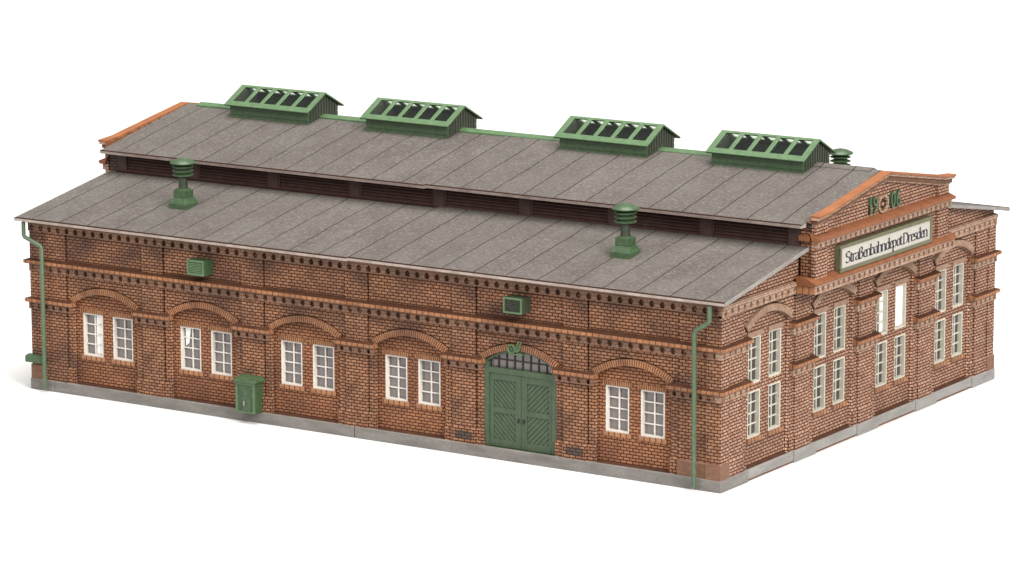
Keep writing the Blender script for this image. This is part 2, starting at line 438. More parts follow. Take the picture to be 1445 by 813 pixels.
# dado blocks at the foot of the pilasters
def dado(m, u0, u1, out, mat, loc=None):
    b = MB(); prof = [(STRIP - .05, .36), (out, .36), (out, 1.10), (out - .05, 1.155), (STRIP - .05, 1.155)]
    b.sweep(m, prof, u0, u1); return b.build('dado', mat, D, loc)
d0 = dado(long_side, -1.16, .01, -.06, M['brick'], (SEAMS[1], 0, 0))
for k in range(2, 6): dup(d0, D, (SEAMS[k], 0, 0))
e0 = dado(long_side, .012, .41, -.14, M['brick'], (SEAMS[1], 0, 0))
for k in (0, 2, 3, 4, 5): dup(e0, D, (SEAMS[k], 0, 0))
e1 = dado(long_side, -1.56, -1.162, -.14, M['brick'], (SEAMS[1], 0, 0))
for k in range(2, 6): dup(e1, D, (SEAMS[k], 0, 0))
dado(long_side, -35.3, SEAMS[0] + .01, -.062, M['brick'])
dado(long_side, -2.48, -2.08, -.14, M['brick']); dado(long_side, -2.078, -.76, -.062, M['dado_plain'])
d0 = dado(front_side, -.63, .63, -.06, M['brick_front'], (0, GP[0], 0))
for k in (1, 2): dup(d0, D, (0, GP[k], 0))
for s in (-1, 1):
    e0 = dado(front_side, min(s * .632, s * 1.03), max(s * .632, s * 1.03), -.14, M['brick_front'], (0, GP[0], 0))
    for k in (1, 2): dup(e0, D, (0, GP[k], 0))
dado(front_side, .76, 1.98, -.062, M['brick_front']); dado(front_side, 1.982, 2.35, -.14, M['brick_front'])
dado(front_side, W - 1.98, W - .76, -.062, M['brick_front']); dado(front_side, W - 2.35, W - 1.982, -.14, M['brick_front'])
for x0, x1, y0, y1 in ((-.758, -.02, .02, .758), (-L + .02, -L + .758, .02, .758), (-.758, -.02, W - .758, W - .02)):
    b = MB(); b.box(plain_map, x0, x1, y0, y1, .45, 1.15); b.build('dado', M['dado_plain'], D, bevel=.02)
for k in (4, 5):                                   # sooty brick panels low on the pilasters beside the gate
    b = MB(); b.box(long_side, -.98, -.14, -.1, -.045, .68, 1.0); b.build('sooty_brick_panel', M['brick_dark'], D, (SEAMS[k], 0, 0))

# ledges and corbel tables
def ledge_prof(z, o_in, o_out, h=.13, rise=.13):
    return [(o_in, z + rise), (o_out - .02, z + .01), (o_out, z), (o_out, z - h), (o_out - .07, z - h - .04), (o_in, z - h - .05)]
def wash_top(o):
    o.data.materials.append(M['wash'])
    for p in o.data.polygons:
        if p.normal.z > .5: p.material_index = 1
    return o
LP = ledge_prof(5.97, STRIP - .05, .145)
b = MB(); b.sweep(long_side, LP, -L, 0, 1, 1); wash_top(b.build('ledge', M['ledge'], D))
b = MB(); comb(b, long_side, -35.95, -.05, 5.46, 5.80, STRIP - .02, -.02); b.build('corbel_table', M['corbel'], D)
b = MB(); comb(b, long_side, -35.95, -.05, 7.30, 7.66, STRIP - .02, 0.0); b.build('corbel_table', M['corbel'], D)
b = MB(); b.box(long_side, -35.97, -.03, STRIP - .1, .06, 7.662, 7.79); b.build('eave_course', M['corbel'], D)

def impost(m, u0, u1, z, mat_l, mat_c, k0=0, k1=0, teeth=True, loc=None, out=.13):
    b = MB(); b.sweep(m, ledge_prof(z, STRIP - .1, out), u0, u1, k0, k1); o = wash_top(b.build('impost', mat_l, D, loc))
    b = MB(); comb(b, m, u0 + (.08 if not k0 else 0), u1 - (.08 if not k1 else 0), z - .48, z - .17, STRIP - .1, -.01, .44, .2)
    c = b.build('corbels', mat_c, None, loc); c.parent = o; c.matrix_parent_inverse = Matrix(); c.location = (0, 0, 0)
    return o
i0 = impost(long_side, -1.58, .43, 4.2, M['ledge'], M['corbel'], loc=(SEAMS[1], 0, 0))
for k in range(2, 6): dup(i0, D, (SEAMS[k], 0, 0))
impost(long_side, -L, SEAMS[0] + .43, 4.2, M['ledge'], M['corbel'], k0=1)
impost(long_side, -2.5, 0, 4.2, M['ledge'], M['corbel'], k1=1)
for z in (4.2, 5.96):
    i0 = impost(front_side, -1.03, 1.03, z, M['ledge'], M['corbel_front'], loc=(0, GP[0], 0))
    for k in (1, 2): dup(i0, D, (0, GP[k], 0))
    zz = z if z < 5 else 5.97
    oo = .13 if z < 5 else .145
    impost(front_side, 0, 2.37, zz, M['ledge'], M['corbel_front'], k0=1, out=oo)
    impost(front_side, W - 2.37, W, zz, M['ledge'], M['corbel_front'], k1=1, out=oo)
for u0, u1 in ((.07, 6.3), (W - 6.3, W - .07)):
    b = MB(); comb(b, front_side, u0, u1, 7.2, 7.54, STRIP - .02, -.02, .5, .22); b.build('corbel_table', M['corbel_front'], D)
    b = MB(); b.box(front_side, u0, u1, STRIP - .1, .03, 7.541, 7.70); b.build('eave_course', M['corbel_front'], D)
b = MB(); b.plate(front_side, [(.2, 7.69), (6.55, 7.69), (6.55, 9.03), (.2, 7.945)], STRIP - .1, STRIP + .06); b.build('raked_wall', M['brick_front'], D)
b = MB(); b.plate(front_side, [(W - .2, 7.69), (W - 6.55, 7.69), (W - 6.55, 9.03), (W - .2, 7.945)], STRIP - .1, STRIP + .06); b.build('raked_wall', M['brick_front'], D)

# arches over the bays
for i, c in enumerate(NC): arch('arch', long_side, c, HW, 4.17, 4.74, .27, NICHE - .05, PIL + .02, M['soldier'], D)
for c in GC: arch('arch', front_side, c, GHW, 6.22, 6.79, .29, GNICHE - .05, PIL + .02, M['soldier_front'], D)

# windows
def make_window(m, w, h, matf, matp, f=.075, loc=None, o1=-.415, o0=-.69):
    b = MB()
    b.box(m, -w / 2, -w / 2 + f, o0, o1, 0, h); b.box(m, w / 2 - f, w / 2, o0, o1, 0, h)
    b.box(m, -w / 2 + f, w / 2 - f, o0, o1 - .002, 0, f); b.box(m, -w / 2 + f, w / 2 - f, o0, o1 - .002, h - f, h)
    ob = o1 - .13
    b.box(m, -.028, .028, ob - .06, ob, f, h - f)
    for k in (1, 2, 3):
        z = f + (h - 2 * f) * k / 4
        b.box(m, -w / 2 + f, -.028, ob - .06, ob - .004, z - .026, z + .026); b.box(m, .028, w / 2 - f, ob - .06, ob - .004, z - .026, z + .026)
    o = b.build('window', matf, D, loc)
    b = MB(); b.box(m, -w / 2 + f * .5, w / 2 - f * .5, o0 + .01, ob - .075, f * .5, h - f * .5)
    p = b.build('pane', matp); p.parent = o
    return o
def head_and_sill(win, m, w, h, head, sill, mat, hz=.2, N_=None, smat=None):
    N_ = NICHE if N_ is None else N_; smat = smat or mat
    if head:
        s = soldier_bar('lintel', m, -w / 2 - .12, w / 2 + .12, N_ - .02, N_ + .05, h, h + hz, mat, None); s.parent = win
    if sill:
        s = soldier_bar('sill', m, -w / 2 - .12, w / 2 + .12, N_ - .02, N_ + .075, -.17, -.002, smat, None); s.parent = win
w0 = make_window(long_side, WW, WH, M['white'], M['pane'], loc=(NC[0] - .03 - .845, 0, LZ)); head_and_sill(w0, long_side, WW, WH, True, True, M['soldier'], smat=M['sill'])
first = True; WINS = {}
for i in WIN:
    for s in (-1, 1):
        if first: first = False; w = w0
        else: w = dup(w0, D, (NC[i] - .03 + s * .845, 0, LZ))
        WINS[(i, s)] = w
for (i, sd), w in WINS.items():  # white patches stand in for bright backdrop light in the panes
    if (i, sd) == (0, -1):
        b = MB(); b.box(long_side, .06, WW / 2 - .086, -.595, -.588, .09, WH - .09); p = b.build('painted_pane_light', M['pane_light']); p.parent = w; p['label'] = 'bright view through the right panes, painted white'
    if (i, sd) == (1, -1):
        b = MB(); b.plate(long_side, [(-.40, 1.05), (-.22, 1.2), (-.12, 1.85), (-.42, 1.86)], -.595, -.588); p = b.build('painted_pane_light', M['pane_light']); p.parent = w
lo = make_window(front_side, GWW, GWH, M['white_front'], M['pane_dark'], loc=(0, GC[0] + .05 - .87, GZ[0]), o1=-.372, o0=-.67); head_and_sill(lo, front_side, GWW, GWH, False, True, M['sill'], N_=GNICHE)
up = make_window(front_side, GWW, GWH, M['white_front'], M['pane_dark'], loc=(0, GC[0] + .05 - .87, GZ[1]), o1=-.372, o0=-.67); head_and_sill(up, front_side, GWW, GWH, True, False, M['soldier_front'], .22, N_=GNICHE)
for k, c in enumerate(GC):
    for s in (-1, 1):
        if k == 0 and s == -1: continue
        dup(lo, D, (0, c + .05 + s * .87, GZ[0]))
        u = dup(up, D, (0, c + .05 + s * .87, GZ[1]))
        if k == 2 and s == 1:  # white sheet painted for the bright backdrop behind the glass
            b = MB(); b.box(front_side, -GWW / 2 + .086, GWW / 2 - .086, -.572, -.5, .087, GWH - .087); p = b.build('painted_pane_light', M['pane_light']); p.parent = u; p['label'] = 'bright view through the whole window, painted white'
        if k == 2 and s == -1:
            b = MB(); b.box(front_side, .04, GWW / 2 - .086, -.572, -.564, .087, GWH - .087); p = b.build('painted_pane_light', M['pane_light']); p.parent = u

# plinth
b = MB(); b.box(long_side, -34.62, -18.09, -.15, -.004, 0, .493); b.build('plinth', M['stone'], D, bevel=.02)
b = MB(); b.box(long_side, -18.05, -1.2, -.15, 0, 0, .497); b.build('plinth', M['stone'], D, bevel=.02)
b = MB(); b.box(long_side, -L, -34.64, -.15, .01, 0, .5); b.build('plinth', M['stone'], D, bevel=.02)
b = MB(); b.plate(lambda u, o, z: (u, z, o), [(-1.18, 0), (0, 0), (0, 2.3), (-.16, 2.3), (-.16, .15), (-1.18, .15)], 0, .495); b.build('plinth', M['stone'], D, bevel=.02)
for y0, y1, last in ((6.2, 8.1, 0), (11.85, 13.8, 0), (17.4, 19.4, 0), (23.0, W, 1)):
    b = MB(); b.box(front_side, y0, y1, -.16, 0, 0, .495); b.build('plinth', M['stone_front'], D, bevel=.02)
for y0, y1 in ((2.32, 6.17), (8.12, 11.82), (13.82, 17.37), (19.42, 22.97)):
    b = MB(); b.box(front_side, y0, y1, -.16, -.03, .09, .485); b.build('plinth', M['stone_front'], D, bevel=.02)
    b = MB(); b.box(front_side, y0, y1, -.7, -.1, 0, .088); b.build('footing', M['terracotta'], D)
b = MB(); b.box(plain_map, -L, -.8, W - .5, W, 0, .495); b.build('plinth', M['stone'], D)
b = MB(); b.box(plain_map, -L, -L + .5, .52, W - .52, 0, .49); b.build('plinth', M['stone'], D)

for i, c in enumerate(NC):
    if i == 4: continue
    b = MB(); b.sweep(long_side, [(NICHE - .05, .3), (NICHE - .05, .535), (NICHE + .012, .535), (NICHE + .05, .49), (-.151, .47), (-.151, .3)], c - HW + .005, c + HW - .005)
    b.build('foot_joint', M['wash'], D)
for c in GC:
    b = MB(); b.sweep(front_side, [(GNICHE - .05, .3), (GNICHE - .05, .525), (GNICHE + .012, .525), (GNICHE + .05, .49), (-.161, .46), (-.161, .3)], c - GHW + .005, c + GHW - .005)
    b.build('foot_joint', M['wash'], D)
# ------------------------------------------------------------------ roofs
SL = .171
def zl(y): return 7.9 + SL * (y + .42)
YE, ZE, ZR = 5.85, 10.10, 11.47
SU = (ZR - ZE) / (YC - YE)
def zu(y): return ZE + SU * (y - YE)
def roof_slab(name, x0, x1, y0, y1, zf, dz, th, far=False):
    prof = [(y0, zf(y0) + dz), (y1, zf(y1) + dz), (y1, zf(y1) + dz - th), (y0, zf(y0) + dz - th)]
    if far: prof = [(W - y, z) for y, z in prof]
    b = MB(); n = 4
    vs = [(x0, y, z) for y, z in prof] + [(x1, y, z) for y, z in prof]
    b.add(vs, [(0, 1, 2, 3), (7, 6, 5, 4)] + [(i, (i + 1) % 4, 4 + (i + 1) % 4, 4 + i) for i in range(4)])
    return b.build(name, M['felt'], D)
for far in (False, True):
    def fy(y, far=far): return W - y if far else y
    for x0, x1, dz in ((-L - .35, -18.08, 0), (-18.07, .33, .035)):
        roof_slab('lower_roof', x0, x1, -.40, 6.75, zl, dz, .05, far)
        b = MB(); s = -1 if far else 1
        prof = [(-.425, zl(-.42) + dz - .012), (-.3, zl(-.3) + dz - .052), (-.1, zl(-.1) + dz - .052), (-.1, zl(-.1) + dz - .15), (-.35, zl(-.42) + dz - .15), (-.425, zl(-.42) + dz - .115)]
        vs = [(x0, fy(y), z) for y, z in prof] + [(x1, fy(y), z) for y, z in prof]
        n = len(prof)
        b.add(vs, [tuple(range(n)), tuple(range(2 * n - 1, n - 1, -1))] + [(i, (i + 1) % n, n + (i + 1) % n, n + i) for i in range(n)])
        b.build('eave_trim', M['trim'], D)
        b = MB(); prof = [(-.418, zl(-.42) + dz - .005), (-.418, zl(-.42) + dz + .025), (-.345, zl(-.345) + dz + .022), (-.345, zl(-.345) + dz - .03)]
        vs = [(x0, fy(y), z) for y, z in prof] + [(x1, fy(y), z) for y, z in prof]
        b.add(vs, [(0, 1, 2, 3), (7, 6, 5, 4)] + [(i, (i + 1) % 4, 4 + (i + 1) % 4, 4 + i) for i in range(4)])
        b.build('dark_eave_line', M['wash_shade'], D)  # thin dark strip along the lower eave edge
    for x0, x1, xe, dz in ((-18.35, -L - .45, -L - .46, 0), (-18.34, .32, .46, .04)):
        yk = 6.36
        pl = [(x0, YE + .02), (x1, YE + .02), (x1, yk), (xe, yk), (xe, YC), (x0, YC)]
        b = MB(); n = len(pl)
        vs = [(x, fy(y), zu(y) + dz) for x, y in pl] + [(x, fy(y), zu(y) + dz - .06) for x, y in pl]
        b.add(vs, [tuple(range(n)), tuple(range(2 * n - 1, n - 1, -1))] + [(i, (i + 1) % n, n + (i + 1) % n, n + i) for i in range(n)])
        b.build('upper_roof', M['felt'], D)
        b = MB(); xa, xb = min(x0, x1), max(x0, x1)
        prof = [(YE, zu(YE) + dz - .01), (YE + .12, zu(YE + .12) + dz - .062), (YE + .5, zu(YE + .5) + dz - .062), (YE + .5, zu(YE) + dz - .15), (YE + .05, zu(YE) + dz - .14)]
        vs = [(xa, fy(y), z) for y, z in prof] + [(xb, fy(y), z) for y, z in prof]
        n = len(prof)
        b.add(vs, [tuple(range(n)), tuple(range(2 * n - 1, n - 1, -1))] + [(i, (i + 1) % n, n + (i + 1) % n, n + i) for i in range(n)])
        b.build('eave_trim', M['trim'], D)
        b = MB(); prof = [(YE + .005, zu(YE) + dz - .005), (YE + .005, zu(YE) + dz + .02), (YE + .07, zu(YE + .07) + dz + .02), (YE + .07, zu(YE + .07) + dz - .03)]
        vs = [(xa, fy(y), z) for y, z in prof] + [(xb, fy(y), z) for y, z in prof]
        b.add(vs, [(0, 1, 2, 3), (7, 6, 5, 4)] + [(i, (i + 1) % 4, 4 + (i + 1) % 4, 4 + i) for i in range(4)])
        b.build('dark_eave_line', M['wash_shade'], D)  # thin dark strip along the upper eave edge
    # verge strips on the gable edges of the lower roof
    for xa, xb, dz in ((.331, .37, .035), (-L - .39, -L - .351, 0)):
        b = MB(); prof = [(-.41, zl(-.41)), (6.55, zl(6.55)), (6.55, zl(6.55) - .15), (-.41, zl(-.41) - .14)]
        vs = [(xa, fy(y), z + dz + .006) for y, z in prof] + [(xb, fy(y), z + dz + .006) for y, z in prof]
        b.add(vs, [(0, 1, 2, 3), (7, 6, 5, 4)] + [(i, (i + 1) % 4, 4 + (i + 1) % 4, 4 + i) for i in range(4)])
        b.build('verge_trim', M['verge'], D)
# clerestory with louvres
YL = 6.5
def clere(u, o, z): return (u, YL - o, z)
b = MB(); b.box(clere, -35.95, -.06, -.4, -.14, 8.9, 10.13); b.build('clerestory_wall', M['louvre'], D)
b = MB(); b.box(plain_map, -35.95, -.06, W - YL - .3, W - YL, 8.9, 10.13); b.build('clerestory_wall', M['louvre'], D)
b = MB(); b.sweep(clere, [(-.1, 9.0), (-.1, 9.12), (.03, 9.11), (.13, zl(YL - .13) + .035), (.13, 8.95)], -35.95, -.06); b.build('louvre_foot_shade', M['wash_shade'], D)  # dark strip at the louvre foot, contact shade put into its colour
b = MB(); b.box(clere, -.26, .26, -.2, 0, 8.98, 10.12)
post = b.build('louvre_post', M['louvre_post'], D, (-31.5, 0, 0))
for k in range(1, 7): dup(post, D, (-31.5 + 4.5 * k, 0, 0))
dup(post, D, (-35.68, 0, 0)); dup(post, D, (-.33, 0, 0))
b = MB()
z0, z1, hw = 9.05, 10.12, 1.985
b.box(clere, -hw - .005, hw + .005, -.2, -.02, z0 - .08, z0 + .1)
b.box(clere, -hw - .005, -hw + .09, -.2, -.03, z0 + .1, z1); b.box(clere, hw - .09, hw + .005, -.2, -.03, z0 + .1, z1)
ns = 6
for k in range(ns):
    zc = z0 + .17 + (z1 - z0 - .2) * k / ns
    prof = [(-.19, zc + .09), (-.05, zc - .045), (-.05, zc - .085), (-.19, zc + .05)]
    b.sweep(clere, prof, -hw + .06, hw - .06)
lou = b.build('louvre_panel', M['louvre'], D, (-33.75, 0, 0))
for k in range(1, 8): dup(lou, D, (-33.75 + 4.5 * k, 0, 0))

# ridge capping
for x0, x1, mt in ((-35.75, -33.1, 'green_light'), (-28.62, -25.33, 'green_light'), (-20.87, -14.86, 'green_light'), (-10.4, -7.1, 'green_light'), (-2.64, .1, 'felt')):
    b = MB(); w = .34
    pr = [(YC - w, zu(YC - w) - .02), (YC - w, zu(YC - w) + .075), (YC, ZR + .12), (YC + w, zu(YC - w) + .075), (YC + w, zu(YC - w) - .02)]
    vs = [(x0, y, z) for y, z in pr] + [(x1, y, z) for y, z in pr]
    b.add(vs, [(0, 1, 2, 3, 4), (9, 8, 7, 6, 5)] + [(i, (i + 1) % 5, 5 + (i + 1) % 5, 5 + i) for i in range(5)])
    b.build('ridge_cap', M[mt], D)

# skylights: base, end boards, framed roof with five panes each side
def make_skylight():
    hl, hb, hy = 2.42, 2.24, 1.18
    zs = zu(YC - hy) - ZR                           # roof height at the base, below the ridge line
    zt, ze = 1.13, .37                              # ridge and eave heights above the main ridge
    oy = 1.45
    b = MB()
    def sk(u, o, z): return (u, -o, z)
    sl = (zt - ze) / oy
    for s in (1, -1):
        def mm(u, o, z, s=s): return (u, -s * o, z)
        b.box(mm, -hb, hb, hy - .1, hy, zs - .12, .42); b.box(mm, -hb, hb, hy, hy + .03, zs + .16, .10); b.box(mm, -hb, hb, hy, hy + .03, .16, .36)
        b.box(mm, -hb - .02, hb + .02, hy + .002, hy + .045, zs - .1, zs + .1)
    base = b.build('skylight', M['green'], D)
    for s in (-1, 1):
        e = MB(); x0, x1 = (hb - .12, hb - .005) if s > 0 else (-hb + .005, -hb + .12)
        h = lambda y: zt - sl * abs(y) - .07
        e.plate(front_side, [(-hy + .1, zs - .1), (0, -.1), (hy - .1, zs - .1), (hy - .1, h(hy - .1)), (0, h(0)), (-hy + .1, h(hy - .1))], x0, x1)
        nb = 10
        for k in range(nb):
            y = -hy + .12 + (2 * hy - .24) * (k + .5) / nb
            xa, xb = (hb - .006, hb + .045) if s > 0 else (-hb - .045, -hb + .006)
            e.box(plain_map, xa, xb, y - .035, y + .035, zs - .1, h(y) - .03)
        o = e.build('end_board', M['end_green']); o.parent = base
    for s in (1, -1):
        # slope as a plate with openings, laid in slope coordinates then tilted
        ln = math.hypot(oy, zt - ze)
        n = 5; x0, x1 = -hl + .28, hl - .28; gap = .2
        pw = (x1 - x0 - gap * (n - 1)) / n
        hl_ = [rect(x0 + k * (pw + gap), x0 + k * (pw + gap) + pw, .34 if s > 0 else ln - .76, ln - (.13 if s > 0 else .2)) for k in range(n)]  # far openings cut short to limit the glint seen through the front
        def slope(u, o, v, s=s):
            t = v / ln; c, sn = oy / ln, (zt - ze) / ln
            return (u, -s * (oy - oy * t) - s * o * sn, ze + (zt - ze) * t + o * c)
        o = sheet('skylight_frame', slope, rect(-hl, hl, 0, ln - .004), hl_, -.07, 0, M['green_light'], None); o.parent = base
        p = MB()
        p.box(slope, x0 - .05, x1 + .05, -.063, -.055, .3, ln - .1)
        q = p.build('pane', M['glass']); q.parent = base
    p = MB(); p.box(plain_map, -hb + .13, hb - .13, -hy + .11, hy - .11, .04, .1)
    q = p.build('shaft_lining', M['dark']); q.parent = base
    p = MB()
    for k in range(14):
        x = -hb + .3 + k * (2 * hb - .6) / 13
        p.box(plain_map, x - .03, x + .03, -hy + .12, hy - .12, .102, .17)
    q = p.build('grating', M['muntin_dark']); q.parent = base
    return base
sky = make_skylight(); XS = (-30.87, -23.1, -12.63, -4.87)
sky.location = (XS[0], YC, ZR)
for x in XS[1:]: dup(sky, D, (x, YC, ZR))

# roof ventilators
def make_ventilator():
    b = MB()
    b.box(plain_map, -.47, .47, -.47, .47, -.12, .16)
    b.add([(x * w, y * w, z) for w, z in ((.47, .16), (.34, .42)) for x, y in ((-1, -1), (1, -1), (1, 1), (-1, 1))], [(0, 1, 5, 4), (1, 2, 6, 5), (2, 3, 7, 6), (3, 0, 4, 7), (4, 5, 6, 7)])
    b.box(plain_map, -.32, .32, -.32, .32, .42, .74)
    b.add([(x * w, y * w, z) for w, z in ((.32, .74), (.22, .82)) for x, y in ((-1, -1), (1, -1), (1, 1), (-1, 1))], [(0, 1, 5, 4), (1, 2, 6, 5), (2, 3, 7, 6), (3, 0, 4, 7), (4, 5, 6, 7)])
    base = b.build('roof_ventilator', M['green'], D, bevel=.02)
    b = MB(); b.lathe([(.21, .78), (.20, 1.4), (.3, 1.42), (.3, 1.9)], 20); o = b.build('pipe_shaft', M['green_dark'], smooth=True); o.parent = base
    for z in (1.40, 1.585, 1.77):
        b = MB(); b.lathe([(.27, z + .05), (.47, z), (.475, z + .035), (.3, z + .1)], 24); o = b.build('vent_ring', M['green'], smooth=True); o.parent = base
    b = MB(); b.lathe([(.3, 1.9), (.56, 1.93), (.585, 1.97), (.55, 2.02), (.3, 2.13), (.1, 2.17), (.03, 2.19)], 28); o = b.build('vent_cap', M['green'], smooth=True); o.parent = base
    return base
v0 = make_ventilator(); v0.location = (-29.6, 3.25, zl(3.25))
dup(v0, D, (-6.62, 3.45, zl(3.45) + .035))
dup(v0, D, (-6.35, W - 3.4, zl(3.4) - .12))
dup(v0, D, (-29.6, W - 3.25, zl(3.25)))

# ------------------------------------------------------------------ upper gable (front, and its mirror at the far end)
XW, XP, XB = .56, .68, -.05
cop = [(6.35, 10.5), (7.35, 10.58), (YC, 11.5)]
cop = cop + [(W - y, z) for y, z in cop[-2::-1]]
HEAD = []
b = MB(); b.plate(front_side, [(6.6, 7.2), (W - 6.6, 7.2), (W - 6.6, 9.9), (6.6, 9.9)], XB, XW)
b.plate(front_side, [(6.6, 9.9), (W - 6.6, 9.9), (W - 6.6, 10.42), (W - 7.4, 10.5), (YC, 11.42), (7.4, 10.5), (6.6, 10.42)], .48, XW)
HEAD.append(b.build('pediment_wall', M['brick_front'], D)); PW = HEAD[-1]
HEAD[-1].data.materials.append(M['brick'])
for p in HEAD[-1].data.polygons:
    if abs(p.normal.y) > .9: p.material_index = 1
for y0 in (6.54, W - 7.6):
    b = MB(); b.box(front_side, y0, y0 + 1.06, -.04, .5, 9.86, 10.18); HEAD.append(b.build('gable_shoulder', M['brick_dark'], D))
for y0 in (6.52, W - 7.56):
    b = MB(); b.box(front_side, y0, y0 + 1.04, .5, XP, 7.7, 10.35); HEAD.append(b.build('pilaster', M['brick_front'], D))
# coping following the slopes: orange plate with a moulded brick front
def along(pts, below0, below1, x0, x1, name, mat, bev=0):
    poly = [(y, z - below0) for y, z in pts] + [(y, z - below1) for y, z in pts[::-1]]
    b = MB(); b.plate(front_side, poly, x0, x1); return b.build(name, mat, D, bevel=bev)
HEAD.append(along(cop, 0, .1, .50, .95, 'coping', M['coping'], .015))
HEAD.append(along(cop, .101, .34, .475, .518, 'coping_edge', M['terracotta']))
HEAD.append(along(cop, .101, .2, .52, .88, 'coping_moulding', M['corbel_front']))
HEAD.append(along([(max(6.45, min(W - 6.45, y)), z) for y, z in cop], .201, .38, .52, .8, 'coping_moulding', M['soldier_front']))
HEAD.append(along([(max(6.5, min(W - 6.5, y)), z) for y, z in cop], .381, .46, .52, .72, 'coping_moulding', M['corbel_front']))
# main ledge above the name board
prof = [(XW - .1, 9.72), (.94, 9.53), (.96, 9.51), (.96, 9.42), (.88, 9.38), (.6, 9.37)]
b = MB(); b.sweep(front_side, prof, 6.38, W - 6.38); HEAD.append(b.build('ledge', M['terracotta'], D))
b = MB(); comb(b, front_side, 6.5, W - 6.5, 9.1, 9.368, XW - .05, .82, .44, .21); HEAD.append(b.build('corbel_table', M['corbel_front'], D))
for y0, y1 in ((6.38, 6.56), (W - 6.56, W - 6.38)):
    b = MB(); b.sweep(front_side, [(XB, 9.62), (XW - .1, 9.6), (XW - .1, 9.4), (XB, 9.4)], y0 + .002, y1); b.build('ledge', M['terracotta'], D)
# lower, deeper ledge under the name board
prof = [(XB, 7.9), (XW, 7.86), (.9, 7.69), (.92, 7.66), (.92, 7.6), (.86, 7.57), (.1, 7.56)]
b = MB(); b.sweep(front_side, prof, 6.1, W - 6.1); HEAD.append(b.build('ledge', M['terracotta'], D))
b = MB(); b.plate(long_side, [(-.1, 7.56), (.84, 7.56), (.84, 7.26), (.45, 7.2), (-.1, 7.2)], -6.4, -6.16)
b.plate(long_side, [(-.1, 7.56), (.84, 7.56), (.84, 7.26), (.45, 7.2), (-.1, 7.2)], -W + 6.16, -W + 6.4)
b.box(front_side, 6.4, W - 6.4, -.1, .72, 7.22, 7.56)
HEAD.append(b.build('ledge_core', M['ledge'], D))
b = MB(); comb(b, front_side, 6.2, W - 6.2, 7.22, 7.562, .7, .86, .46, .22); HEAD.append(b.build('corbel_table', M['corbel_front'], D))
for o in HEAD:
    c = dup(o, D, (-L, 0, 0), (-1, 1, 1))
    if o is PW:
        c.data = c.data.copy(); c.data.materials[1] = M['brick_dark']  # shade on the far gable's sides painted in as darker brick

# year and rosette on the pediment
def text_mesh(body, size, ext):
    c = bpy.data.curves.new('t', 'FONT'); c.body = body; c.size = size; c.extrude = ext; c.align_x = 'CENTER'
    t = bpy.data.objects.new('t', c); col.objects.link(t)
    dg = bpy.context.evaluated_depsgraph_get(); dg.update()
    me = bpy.data.meshes.new_from_object(t.evaluated_get(dg), depsgraph=dg); bpy.data.objects.remove(t); return me
for ch, y, zb in (('1', 11.42, 9.78), ('9', 11.87, 9.78), ('0', 13.5, 9.78), ('6', 14.0, 9.78)):
    me = text_mesh(ch, 1, .06)
    xs = [v.co.x for v in me.vertices]; ys = [v.co.y for v in me.vertices]
    cx = (min(xs) + max(xs)) / 2; wd = max(max(xs) - min(xs), .3); y0 = min(ys); ht = max(ys) - y0
    for v in me.vertices:
        a, c, d = v.co; v.co = (XW + .055 + d, y + (a - cx) / wd * (.38 if ch != '1' else .26), zb + (c - y0) / ht * .72)
    me.name = 'year_digit'; link('year_digit', me, M['green'], D)
b = MB(); n = 28
for (r0, r1, o0, o1) in ((.35, .47, XW, XW + .09), (.0, .1, XW, XW + .05)):
    base = len(b.v)
    for i in range(n):
        a = 2 * math.pi * i / n
        for r, o in ((r0, o0), (r0, o1), (r1, o1), (r1, o0)):
            b.v.append((o, 12.66 + r * math.cos(a), 10.07 + r * .85 * math.sin(a)))
    for i in range(n):
        j = (i + 1) % n
        for k in range(3): b.f.append((base + i * 4 + k, base + j * 4 + k, base + j * 4 + k + 1, base + i * 4 + k + 1))
for i in range(8):
    a = 2 * math.pi * i / 8
    b.box(front_side, 12.66 + .3 * math.cos(a) - .025, 12.66 + .3 * math.cos(a) + .025, XW, XW + .07, 10.07 + .25 * math.sin(a) - .025, 10.07 + .25 * math.sin(a) + .025)
b.build('rosette', M['corbel_front'], D)
b = MB(); n = 20
b.v += [(XW + .012, 12.66 + .34 * math.cos(2 * math.pi * i / n), 10.07 + .29 * math.sin(2 * math.pi * i / n)) for i in range(n)]
b.v += [(XW - .01, 12.66 + .34 * math.cos(2 * math.pi * i / n), 10.07 + .29 * math.sin(2 * math.pi * i / n)) for i in range(n)]
b.f += [tuple(range(n))] + [(i, (i + 1) % n, n + (i + 1) % n, n + i) for i in range(n)]
b.build('rosette_recess', M['wash_shade'], D)

# ------------------------------------------------------------------ gate in the long wall
gc = NC[4]
def gate_map(u, o, z): return (gc + u, -o, z)
b = MB()
b.box(gate_map, -1.80, -1.57, -.5, -.24, .498, 4.12); b.box(gate_map, 1.57, 1.80, -.5, -.24, .498, 4.12)
b.box(gate_map, -1.57, 1.57, -.5, -.245, 3.66, 3.88)
r, zc, t, _ = arc_pts(0, 1.79, 4.12, 4.735)
n = 18
for i in range(n):
    a, c = -t + 2 * t * i / n, -t + 2 * t * (i + 1) / n
    P = lambda q, rr, o: gate_map(rr * math.sin(q), o, zc + rr * math.cos(q))
    b.add([P(a, r - .1, -.5), P(c, r - .1, -.5), P(c, r, -.5), P(a, r, -.5), P(a, r - .1, -.25), P(c, r - .1, -.25), P(c, r, -.25), P(a, r, -.25)],
          [(0, 1, 2, 3), (4, 5, 6, 7), (0, 1, 5, 4), (2, 3, 7, 6), (0, 3, 7, 4), (1, 2, 6, 5)])
b.box(gate_map, -1.79, 1.79, -.5, -.16, .3, .47)
gate = b.build('gate', M['green_door'], D)
gate['label'] = 'green double gate with diagonal boards under an arched fanlight'
